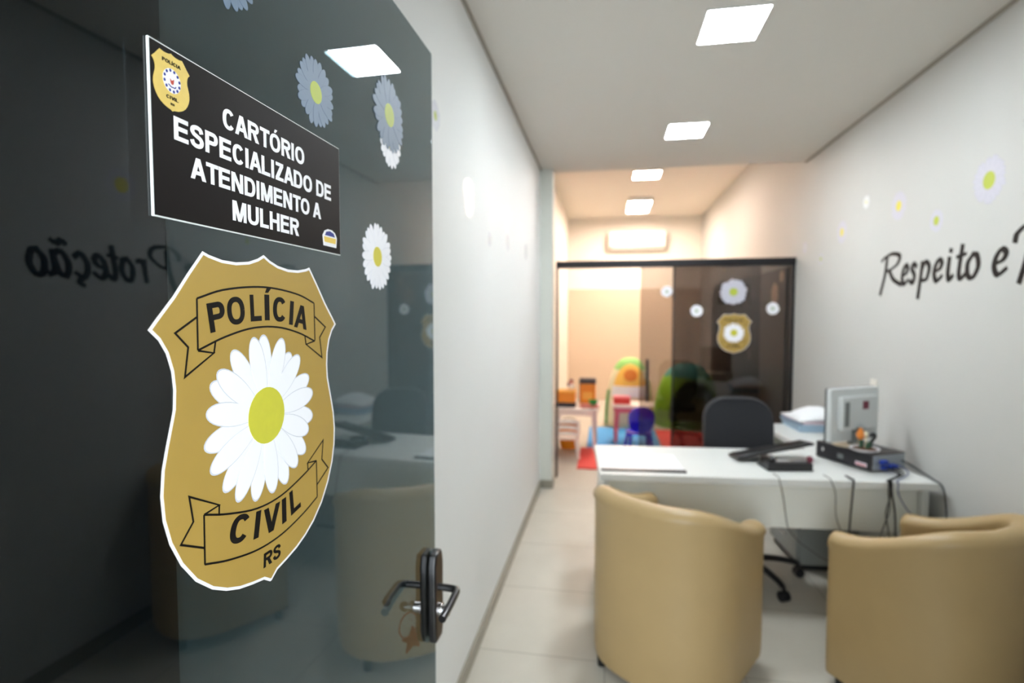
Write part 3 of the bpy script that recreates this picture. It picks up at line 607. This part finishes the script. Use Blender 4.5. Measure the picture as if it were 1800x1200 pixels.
# computer, monitor, keyboard, phone
TU = Vector((-.445, .896, 0)); TV = Vector((.896, .445, 0)); T0 = Vector((1.352, 3.040, .7505))
pc = thing('desktop_computer', 'black desktop computer lying flat on the desk under the monitor', 'computer', mtx=frame_mtx(TV, TU, T0))
bxo('computer_case', (.003, .235, 0, .345, .006, .094), M['pc_top'], pc, .003)
bxo('side_panel', (-.002, .003, .002, .343, .006, .092), M['pc_face'], pc, .001)
bxo('rear_panel', (.012, .228, -.003, 0, .012, .088), M['port'], pc, .001)
for x0, z0, w in ((.05, .045, .04), (.11, .02, .045), (.06, .018, .03)): 
    cn = bxo('connector', (x0, x0 + w, -.026, -.003, z0, z0 + .018), M['vga'], pc, .002)
bxo('asset_label', (-.0032, -.002, .022, .088, .022, .042), M['paper_pink'], pc, 0)
bxo('asset_label_print', (-.0036, -.0032, .026, .084, .026, .033), M['red_ink'], pc, 0)
bxo('badge_plate', (-.0032, -.002, .165, .20, .03, .055), M['grey_dark'], pc, 0)
bxo('power_button', (-.0036, -.002, .29, .302, .045, .065), M['chrome'], pc, 0)
for fx, fy_ in ((.03, .03), (.2, .03), (.03, .31), (.2, .31)): 
    bm = bmesh.new(); cyl(bm, (fx, fy_, 0), (fx, fy_, .007), .010); obj('rubber_foot', bm, M['black'], pc)
mo = thing('monitor', 'grey flat monitor with its rear turned to the room, on top of the computer', 'monitor', (1.345, 3.255, .8455), (0, 0, math.radians(30)))
bm = bmesh.new(); loft(bm, [[(x*s, y, z_ + .175) for x, z_ in rrect(0, 0, .365*s, .295*s, .012)] for y, s in ((.012, 1), (-.010, 1), (-.016, .985))]); obj('rear_cover', bm, M['grey_plastic'], mo, .002)
bm = bmesh.new(); loft(bm, [[(x, y, z_ + .185) for x, z_ in rrect(.015, 0, .29*s, .19*s, .012)] for y, s in ((-.016, 1), (-.038, .94))]); obj('rear_housing', bm, M['grey_plastic'], mo, .003)
bxo('vent_slots', (-.105, -.07, -.0395, -.036, .115, .25), M['grey_dark'], mo, .001)
bxo('maker_badge', (.03, .075, -.0395, -.0375, .205, .25), M['maroon'], mo, .001)
bm = bmesh.new(); loft(bm, [[(x, y, z_ + .175) for x, z_ in rrect(0, 0, .367, .297, .010)] for y in (.012, .022)]); bz = obj('screen_bezel', bm, M['black'], mo, .002)
bxo('screen', (-.165, .165, .0221, .0228, .045, .305), M['black_metal'], bz, 0)
bm = bmesh.new(); tube(bm, [(0, .0, .008), (0, -.016, .05), (0, -.028, .11)], .022, 12, 5); obj('stand_neck', bm, M['grey_dark'], mo)
bm = bmesh.new(); loft(bm, [[(.095*s*math.cos(2*PI*i/32), .012 + .075*s*math.sin(2*PI*i/32), z) for i in range(32)] for z, s in ((0, 1), (.006, 1), (.012, .85))]); obj('stand_base', bm, M['beige_plastic'], mo)
pt = thing('saucer_planter', 'white saucer with small cactus and orange ornament on the computer', 'planter', (1.355, 3.125, .8455))
bm = bmesh.new(); loft(bm, [[(r*math.cos(2*PI*i/32), r*math.sin(2*PI*i/32), z) for i in range(32)] for r, z in ((.045, 0), (.066, .008), (.072, .017), (.068, .017), (.06, .011))]); obj('saucer', bm, M['white_vinyl'], pt, angle=60)
bm = bmesh.new(); ball(bm, (0, 0, .012), (.056, .056, .010)); obj('moss', bm, M['moss'], pt)
for x, y, h in ((-.022, -.01, .062), (-.004, .018, .055), (.018, -.008, .05), (.0, -.03, .045)):
    bm = bmesh.new(); tube(bm, [(x, y, .012), (x*1.05, y, h*.6), (x*1.1, y*1.1, h)], .008, 8, 4); obj('cactus_stem', bm, M['cactus'], pt)
bm = bmesh.new(); ball(bm, (-.026, -.012, .088), (.019, .017, .027)); ball(bm, (-.026, -.014, .112), (.012, .012, .012)); obj('orange_ornament', bm, M['flower_orange'], pt)
bm = bmesh.new(); ball(bm, (.004, .01, .085), (.017, .015, .020)); tube(bm, [(.004, .005, .02), (.003, -.01, .05), (.004, .005, .08)], .005, 8, 4); obj('cream_ornament', bm, M['flower_cream'], pt)
bm = bmesh.new(); tube(bm, [(.028, 0, .015), (.034, 0, .05), (.05, 0, .078), (.040, -.005, .094), (.022, -.005, .080)], .008, 8, 5); obj('black_ornament', bm, M['black'], pt)
ph = thing('telephone', 'black desk telephone under the tilted keyboard', 'telephone', (.835, 2.975, .7505), (0, 0, math.radians(9)))
bm = bmesh.new(); prism(bm, [(0, 0), (.135, 0), (.135, .022), (.02, .048), (0, .040)], 0, .235)
for v in bm.verts: v.co = Vector((v.co.z, v.co.x, v.co.y))
obj('telephone_base', bm, M['black'], ph, .004)
bm = bmesh.new(); tube(bm, [(.028, .008, .055), (.028, .02, .066), (.028, .06, .060), (.028, .115, .046), (.028, .13, .038)], .015, 10, 4); hs = obj('handset', bm, M['black_metal'], ph)
boxes('keypad', [(.075 + i*.022, .091 + i*.022, .035 + j*.02, .049 + j*.02, .043 - j*.0045, .0475 - j*.0045) for i in range(3) for j in range(4)], M['grey_plastic'], ph, .001)
bxo('display', (.15, .215, .024, .040, .040, .0495), M['port'], ph, .001)
bm = bmesh.new(); ball(bm, (.222, .012, .062), (.016, .016, .018)); obj('speaker_knob', bm, M['maroon'], ph)
kb = thing('keyboard', 'black keyboard leaning on the telephone and computer', 'keyboard', (.735, 3.135, .758), mtx=Matrix.Translation((.722, 3.128, .7675)) @ Euler((math.radians(-7), math.radians(-10.5), math.radians(10)), 'XYZ').to_matrix().to_4x4())
bxo('keyboard_body', (0, .43, 0, .145, 0, .016), M['black'], kb, .004)
boxes('key_caps', [(.014 + i*.0185, .029 + i*.0185, .016 + j*.024, .035 + j*.024, .016, .0215) for i in range(22) for j in range(5)], M['black_metal'], kb, .001)
bxo('palm_strip', (.03, .40, .001, .009, .016, .0175), M['grey_dark'], kb, .001)

# paper tray on the side desk
tr = thing('paper_tray', 'pale blue letter tray holding papers on the side desk', 'tray', (1.452, 4.20, .7505), (0, 0, DR))
bm = bmesh.new(); loft(bm, [[(x, y, z) for x, y in rrect(0, 0, .29*s, .36*s, .02)] for z, s in ((0, .9), (.003, .9), (.052, 1.0), (.052, .985), (.006, .88))]); obj('tray_body', bm, M['tray'], tr, angle=30)
ps = thing('paper_stack', 'loose heap of white and bluish papers lying in the tray', 'papers', (1.452, 4.20, .757), (0, 0, DR))
for nm, m_, z0, z1, dx, dy, rz, w, h in (('paper_layer', 'paper_blue', 0, .050, 0, 0, 0, .225, .30), ('paper_layer', 'paper_pink', .050, .066, .004, -.01, .05, .25, .34)):
    bm = bmesh.new(); v = box(bm, -w/2, w/2, -h/2, h/2, z0, z1); bmesh.ops.rotate(bm, verts=v, cent=(0, 0, 0), matrix=Matrix.Rotation(rz, 3, 'Z')); bmesh.ops.translate(bm, verts=v, vec=(dx, dy, 0)); obj(nm, bm, M[m_], ps, .001)
bm = bmesh.new()
g = [[(-.15 + .30*i/6, -.18 + .35*j/6) for i in range(7)] for j in range(7)]
V = [[bm.verts.new((x + .01, y, .0665 + (.085)*max(0, 1 - ((x - .03)/.16)**2) * max(0, 1 - ((y + .01)/.19)**2))) for x, y in r] for r in g]
for j in range(6):
    for i in range(6): bm.faces.new((V[j][i], V[j][i+1], V[j+1][i+1], V[j+1][i]))
r_ = bmesh.ops.extrude_face_region(bm, geom=bm.faces[:])
for v in r_['geom']:
    if isinstance(v, bmesh.types.BMVert): v.co.z += .004
obj('crumpled_sheet', bm, M['paper'], ps, angle=70)
lp = thing('cable_coil', 'black cable coil at the rear of the side desk before the partition', 'cable', (1.40, 4.02, .7505))

# cables hanging over the desk edge
def desk_front(lx, z, off=.012): return dw(lx, -off, z)
def cable(label, pts, r, m):
    bm = bmesh.new(); tube(bm, pts, r, 8, 6); o = obj('cable', bm, M[m], None); return tagset(o, label, 'cable', 'cables hanging over the desk edge')
def hang(lx0, seq, back=.07, top=.757):
    return [dw(lx0, back, top), dw(lx0, .0, top + .001), dw(lx0, -.010, top - .006)] + [dw(lx, -.014, z) for lx, z in seq]
bpy.data.objects.remove(lp)
cable('thin grey cable hanging from the telephone in front of the desk panel', hang(.885, [(.905, .66), (.920, .56), (.935, .50), (.985, .44), (1.04, .40), (1.10, .36), (1.19, .33)]), .0022, 'cable_grey')
cable('thin grey cable dropping from the desk edge between telephone and computer', hang(1.13, [(1.150, .69), (1.155, .58), (1.185, .49), (1.20, .44)]), .0022, 'cable_grey')
cable('straight black cable dropping below the computer label', hang(1.235, [(1.228, .66), (1.222, .56), (1.215, .40)], .07), .0042, 'cable')
P0 = T0 + TV*.10 + TU*(-.03) + Vector((0, 0, .03))
def rear(seq, dz=0, dx=0, r=.0042):
    a = T0 + TV*(.08 + dx) + TU*(-.026) + Vector((0, 0, .03 + dz))
    return [a, a + Vector((.012, -.035, -.005)), Vector((a.x + .02, a.y - .075, .766))] + [dw(seq[0][0], .0, .759), dw(seq[0][0], -.011, .75)] + [dw(lx, -.015 - .003*i, z) for i, (lx, z) in enumerate(seq)]
cable('thick black power cable curving down from the back of the computer', rear([(1.410, .70), (1.425, .60), (1.430, .46), (1.43, .30)], .0, .0), .0045, 'cable')
cable('black cable looping down behind the thick power cable', rear([(1.395, .69), (1.400, .62), (1.370, .52), (1.345, .44)], -.004, .01), .0026, 'cable')
cable('black cable bundle strand farthest down beside the power cable', rear([(1.402, .68), (1.385, .60), (1.395, .52), (1.410, .42)], .002, .03), .0032, 'cable')
cable('dark blue cable slanting down from the computer towards the wall', rear([(1.440, .70), (1.475, .63), (1.535, .56), (1.56, .48)], .012, .06), .0026, 'cable_blue')
cable('long black cable running over the desk corner at the wall', [Vector((1.50, 3.20, .815)), Vector((1.545, 3.12, .80)), Vector((1.575, 3.02, .775)), Vector((1.592, 2.94, .757)), Vector((1.598, 2.885, .742)), Vector((1.602, 2.862, .68)), Vector((1.606, 2.855, .56)), Vector((1.605, 2.86, .40))], .0042, 'cable')

# ================================================================== PLAY ROOM
ac = thing('air_conditioner', 'white wall air conditioner high on the back wall of the play room', 'air conditioner', (.503, 10.1, 2.73))
bm = bmesh.new(); prism(bm, [(0, .05), (-.06, 0), (-.19, .05), (-.215, .10), (-.215, .27), (-.19, .33), (0, .33)], -.49, .49)
for v in bm.verts: v.co = Vector((v.co.z, v.co.x, v.co.y))
obj('housing', bm, M['ac'], ac, .012, seg=3)
bm = bmesh.new(); v = box(bm, -.44, .44, -.006, .006, -.03, .03); bmesh.ops.rotate(bm, verts=v, cent=(0, 0, 0), matrix=Matrix.Rotation(.9, 3, 'X')); bmesh.ops.translate(bm, verts=v, vec=(0, -.135, .02)); obj('air_flap', bm, M['ac'], ac, .002)
for lab, m_, x0, x1, y0, y1 in (('blue foam mat under the kids table and tent', 'mat_blue', -.235, .635, 6.33, 7.52), ('red foam mat nearest the partition opening', 'mat_red', -.30, .60, 5.45, 6.32), ('red foam mat in front of the green tent', 'mat_red', .645, 1.52, 6.33, 7.47)):
    bm = bmesh.new(); w_, h_ = x1 - x0, y1 - y0; pts = []
    for (ax, ay), (bx_, by_) in zip(((x0, y0), (x1, y0), (x1, y1), (x0, y1)), ((x1, y0), (x1, y1), (x0, y1), (x0, y0))):
        for k_ in range(12):
            d = .010 if k_ % 2 else 0; tx, ty = (ax + (bx_ - ax)*k_/12, ay + (by_ - ay)*k_/12); nx, ny = (by_ - ay), -(bx_ - ax); L_ = math.hypot(nx, ny)
            pts.append((tx - nx/L_*d, ty - ny/L_*d))
    prism(bm, pts, 0.0005, .014); tagset(obj('foam_mat', bm, M[m_], None, .002), lab, 'mat', 'foam mats on the play room floor')
def kid_chair(label, x, y, rz, m, h=.45, w=.29, solid=False):
    t = thing('kids_chair', label, 'chair', (x, y, .0142 if solid else 0), (0, 0, rz))
    sz = .235; mm = M[m]
    bm = bmesh.new(); loft(bm, [[(px*s, py*s, z) for px, py in rrect(0, 0, w, .27, .05)] for z, s in ((sz - .02, .97), (sz - .012, 1), (sz, .98), (sz - .004, .8))]); obj('seat', bm, mm, t, angle=50)
    for sx in (-1, 1):
        for sy in (-1, 1):
            bm = bmesh.new(); tube(bm, [(sx*(w/2 - .03), sy*.10, sz - .015), (sx*(w/2 - .015), sy*.125, .11), (sx*(w/2), sy*.145, .014)], .019, 8, 3, .8); obj('leg', bm, mm, t)
    if solid:
        bm = bmesh.new(); rings = []
        for yy, s in ((-.006, .93), (-.018, 1), (.0, 1.02), (.016, 1), (.022, .9)):
            rings.append([(px*s, -.115 + yy - .03*(1 - (px/.16)**2) - (pz + .12)*.18, .395 + pz*s) for px, pz in rrect(0, 0, w*1.06, .30, .13, 8)])
        loft(bm, rings); obj('backrest', bm, mm, t, angle=60)
    else:
        for zz in (.30, .365, .432):
            bm = bmesh.new(); rings = []
            for k_ in range(9):
                u = -1 + k_/4; px = u*w*.47; py = -.125 - .035*(1 - u*u) - (zz - sz)*.15
                rings.append([(px, py + .008*a, zz + b*.019 - .02*u*u) for a, b in ((-1, -1), (1, -1), (1, 1), (-1, 1))])
            loft(bm, rings); obj('back_slat', bm, mm, t, .003)
        for sx in (-1, 1):
            bm = bmesh.new(); tube(bm, [(sx*(w/2 - .02), -.115, sz - .01), (sx*w*.49, -.135, .34), (sx*w*.46, -.155, .445)], .016, 8, 4); obj('back_post', bm, mm, t)
    return t
kid_chair('white plastic kids chair with slatted back near the partition post', -.44, 5.92, .05, 'kid_white', w=.28)
kid_chair('glossy blue plastic kids chair with rounded back', .36, 6.22, .12, 'kid_blue', w=.27, solid=True)
def kid_table(label, x, y, w, d, h, top, leg, rim=None):
    t = thing('kids_table', label, 'table', (x, y, .0142 if rim == 'kid_pink' else 0))
    bm = bmesh.new(); loft(bm, [[(px*s, py*s, z) for px, py in rrect(0, 0, w, d, .08, 6)] for z, s in ((h - .03, .97), (h - .024, 1), (h - .006, 1), (h, .985))]); obj('table_top', bm, M[top], t, angle=50)
    bm = bmesh.new(); loft(bm, [[(px*s, py*s, z) for px, py in rrect(0, 0, w*.92, d*.92, .07, 6)] for z, s in ((h - .085, .98), (h - .03, 1))]); obj('table_skirt', bm, M[rim or top], t)
    for sx in (-1, 1):
        for sy in (-1, 1):
            bm = bmesh.new(); tube(bm, [(sx*(w/2 - .07), sy*(d/2 - .07), h - .05), (sx*(w/2 - .045), sy*(d/2 - .045), .015)], .027, 10, 0, .7); obj('leg', bm, M[leg], t)
    return t
kid_table('white plastic kids table loaded with orange toys behind the white chair', -.365, 6.40, .56, .55, .50, 'kid_white', 'kid_white', 'kid_white')
kid_table('pink plastic kids table with white top beside the blue chair', .31, 6.72, .50, .42, .47, 'kid_white', 'kid_pink', 'kid_pink')
# toys
def toy_box(name, label, cat, x, y, z, parts, rz=0):
    t = thing(name, label, cat, (x, y, z), (0, 0, rz))
    for nm, d, m_ in parts: bxo(nm, d, M[m_], t, .008)
    return t
toy_box('toy_crate', 'orange and amber toy crate at the near end of the white kids table', 'toy box', -.475, 6.28, .5005, [('crate_body', (-.115, .115, -.08, .08, .055, .17), 'orange'), ('crate_lid', (-.12, .12, -.085, .085, .17, .195), 'orange_pale'), ('crate_base', (-.12, .12, -.085, .085, 0, .055), 'toy_dark')])
toy_box('toy_workbench', 'orange toy cabinet with dark top at the far end of the white kids table', 'toy', -.23, 6.58, .5005, [('toy_body', (-.095, .095, -.07, .07, 0, .24), 'orange'), ('toy_top', (-.10, .10, -.075, .075, .24, .30), 'toy_dark'), ('toy_side', (-.10, -.088, -.072, .072, .02, .24), 'maroon'), ('toy_panel', (-.06, .06, -.076, -.07, .05, .14), 'orange_pale')])
toy_box('play_cloth', 'salmon coloured toy tray across the corner of the white kids table', 'toy tray', -.19, 6.25, .5005, [('toy_tray', (-.11, .09, -.07, .07, 0, .03), 'salmon'), ('tray_rim', (-.11, .09, -.07, -.055, .03, .045), 'kid_pink')], .2)
d_ = thing('doll', 'small doll with maroon hat sitting on the orange crate', 'doll', (-.41, 6.30, .697))
bm = bmesh.new(); ball(bm, (0, 0, .035), (.035, .028, .035)); obj('doll_body', bm, M['kid_white'], d_)
bm = bmesh.new(); ball(bm, (0, 0, .088), .024); obj('doll_head', bm, M['salmon'], d_)
bm = bmesh.new(); ball(bm, (-.03, 0, .06), (.02, .02, .025)); ball(bm, (0, .004, .105), (.026, .026, .014)); obj('doll_hat', bm, M['maroon'], d_)
g_ = thing('toy_cup', 'green toy cup standing before the edge of the white kids table', 'toy cup', (-.115, 6.10, .002))
bpy.data.objects.remove(g_)
g_ = thing('toy_cup', 'green toy bowl standing at the edge of the white kids table', 'toy bowl', (-.155, 6.19, .546))
bm = bmesh.new(); loft(bm, [[(r*math.cos(2*PI*i/20), r*math.sin(2*PI*i/20), z) for i in range(20)] for r, z in ((.03, 0), (.05, .02), (.055, .05), (.05, .05), (.04, .02))]); obj('bowl_body', bm, M['toy_green'], g_)
g_ = thing('toy_bucket', 'orange toy bucket on the floor under the white kids table', 'bucket', (-.44, 6.34, 0.001))
bm = bmesh.new(); loft(bm, [[(r*math.cos(2*PI*i/24), r*math.sin(2*PI*i/24), z) for i in range(24)] for r, z in ((.10, 0), (.125, .26), (.118, .26), (.095, .02))]); obj('bucket_body', bm, M['orange'], g_)
bm = bmesh.new(); tube(bm, [(-.12, 0, .25), (-.09, 0, .32), (0, 0, .35), (.09, 0, .32), (.12, 0, .25)], .006, 8, 4); obj('bucket_handle', bm, M['maroon'], g_)
b_ = toy_box('toy_chest', 'salmon red toy box on the pink kids table', 'toy box', .18, 6.70, .4850, [('toy_body', (-.10, .10, -.07, .07, 0, .075), 'mat_red'), ('toy_lid', (-.105, .105, -.075, .075, .075, .09), 'kid_pink')])
# tents
def dome_ring(cx, cy, rx, ry, H, n=28, m=14, z0=0, t0=0, t1=1, k=1.0):
    return [[Vector((cx + rx*k*math.cos(2*PI*i/n)*math.cos(PI/2*t)**.75, cy + ry*k*math.sin(2*PI*i/n)*math.cos(PI/2*t)**.75, z0 + H*k*math.sin(PI/2*t))) for i in range(n)] for t in [t0 + (t1 - t0)*j/m for j in range(m + 1)]]
t1 = thing('play_tent', 'cream play tent with green top and yellow print near the sliding door', 'tent', (.32, 7.85, .0142))
bm = bmesh.new(); loft(bm, dome_ring(0, 0, .345, .34, .95, t0=0, t1=.62)); obj('tent_wall', bm, M['tent_cream'], t1, angle=60)
bm = bmesh.new(); loft(bm, dome_ring(0, 0, .345, .34, .95, t0=.62, t1=.985)); obj('tent_top', bm, M['tent_lime'], t1, angle=60)
def front_panel(rx, ry, H, t0, t1_, a0, a1, k=1.03, n=14, m=12, arch=0):
    bm = bmesh.new(); V = []
    for j in range(m + 1):
        t = t0 + (t1_ - t0)*j/m; V.append([])
        for i in range(n + 1):
            am, ah = (a0 + a1)/2, (a1 - a0)/2; u = j/m; ah *= 1 if not arch else max(.02, math.sqrt(1 - u*u) if arch == 1 else math.sqrt(max(0, 1 - (2*u - 1)**2)))
            a = -PI/2 + am + ah*(2*i/n - 1); V[-1].append(bm.verts.new((rx*k*math.cos(a)*math.cos(PI/2*t)**.75, ry*k*math.sin(a)*math.cos(PI/2*t)**.75, H*k*math.sin(PI/2*t))))
    for j in range(m):
        for i in range(n): bm.faces.new((V[j][i], V[j][i+1], V[j+1][i+1], V[j+1][i]))
    r = bmesh.ops.extrude_face_region(bm, geom=bm.faces[:])
    for v in r['geom']:
        if isinstance(v, bmesh.types.BMVert): v.co.y += .008
    return bm
obj('tent_print', front_panel(.345, .34, .95, .37, .70, -.85, .85, arch=1), M['tent_yellow'], t1, angle=60)
obj('tent_flap', front_panel(.345, .34, .95, .28, .39, -.9, .9, 1.04), M['paper'], t1, angle=60)
obj('tent_doorway', front_panel(.345, .34, .95, .02, .27, -.75, .75, 1.01), M['beige_plastic'], t1, angle=60)
obj('tent_window', front_panel(.345, .34, .95, .44, .60, -.35, .35, 1.045, arch=2), M['flower_orange'], t1, angle=60)
obj('tent_trim', front_panel(.345, .34, .95, .0, .34, -1.5, -1.1, 1.02), M['toy_green'], t1, angle=60)
t2 = thing('play_tent', 'green dome play tent with dark doorway behind the dark partition glass', 'tent', (1.13, 8.02, 0))
bm = bmesh.new(); loft(bm, dome_ring(0, 0, .46, .46, .88, t0=0, t1=.58)); obj('tent_wall', bm, M['tent_green'], t2, angle=60)
bm = bmesh.new(); loft(bm, dome_ring(0, 0, .46, .46, .88, t0=.58, t1=.985)); obj('tent_top', bm, M['tent_teal'], t2, angle=60)
obj('tent_doorway', front_panel(.46, .46, .88, .08, .56, -.66, .90, 1.01, arch=1), M['tent_shadow'], t2, angle=60)  # dark sheet paints the shade inside the tent, no opening is cut
obj('tent_flap', front_panel(.46, .46, .88, .12, .58, -1.12, -.62, 1.05, arch=2), M['tent_green'], t2, angle=60)
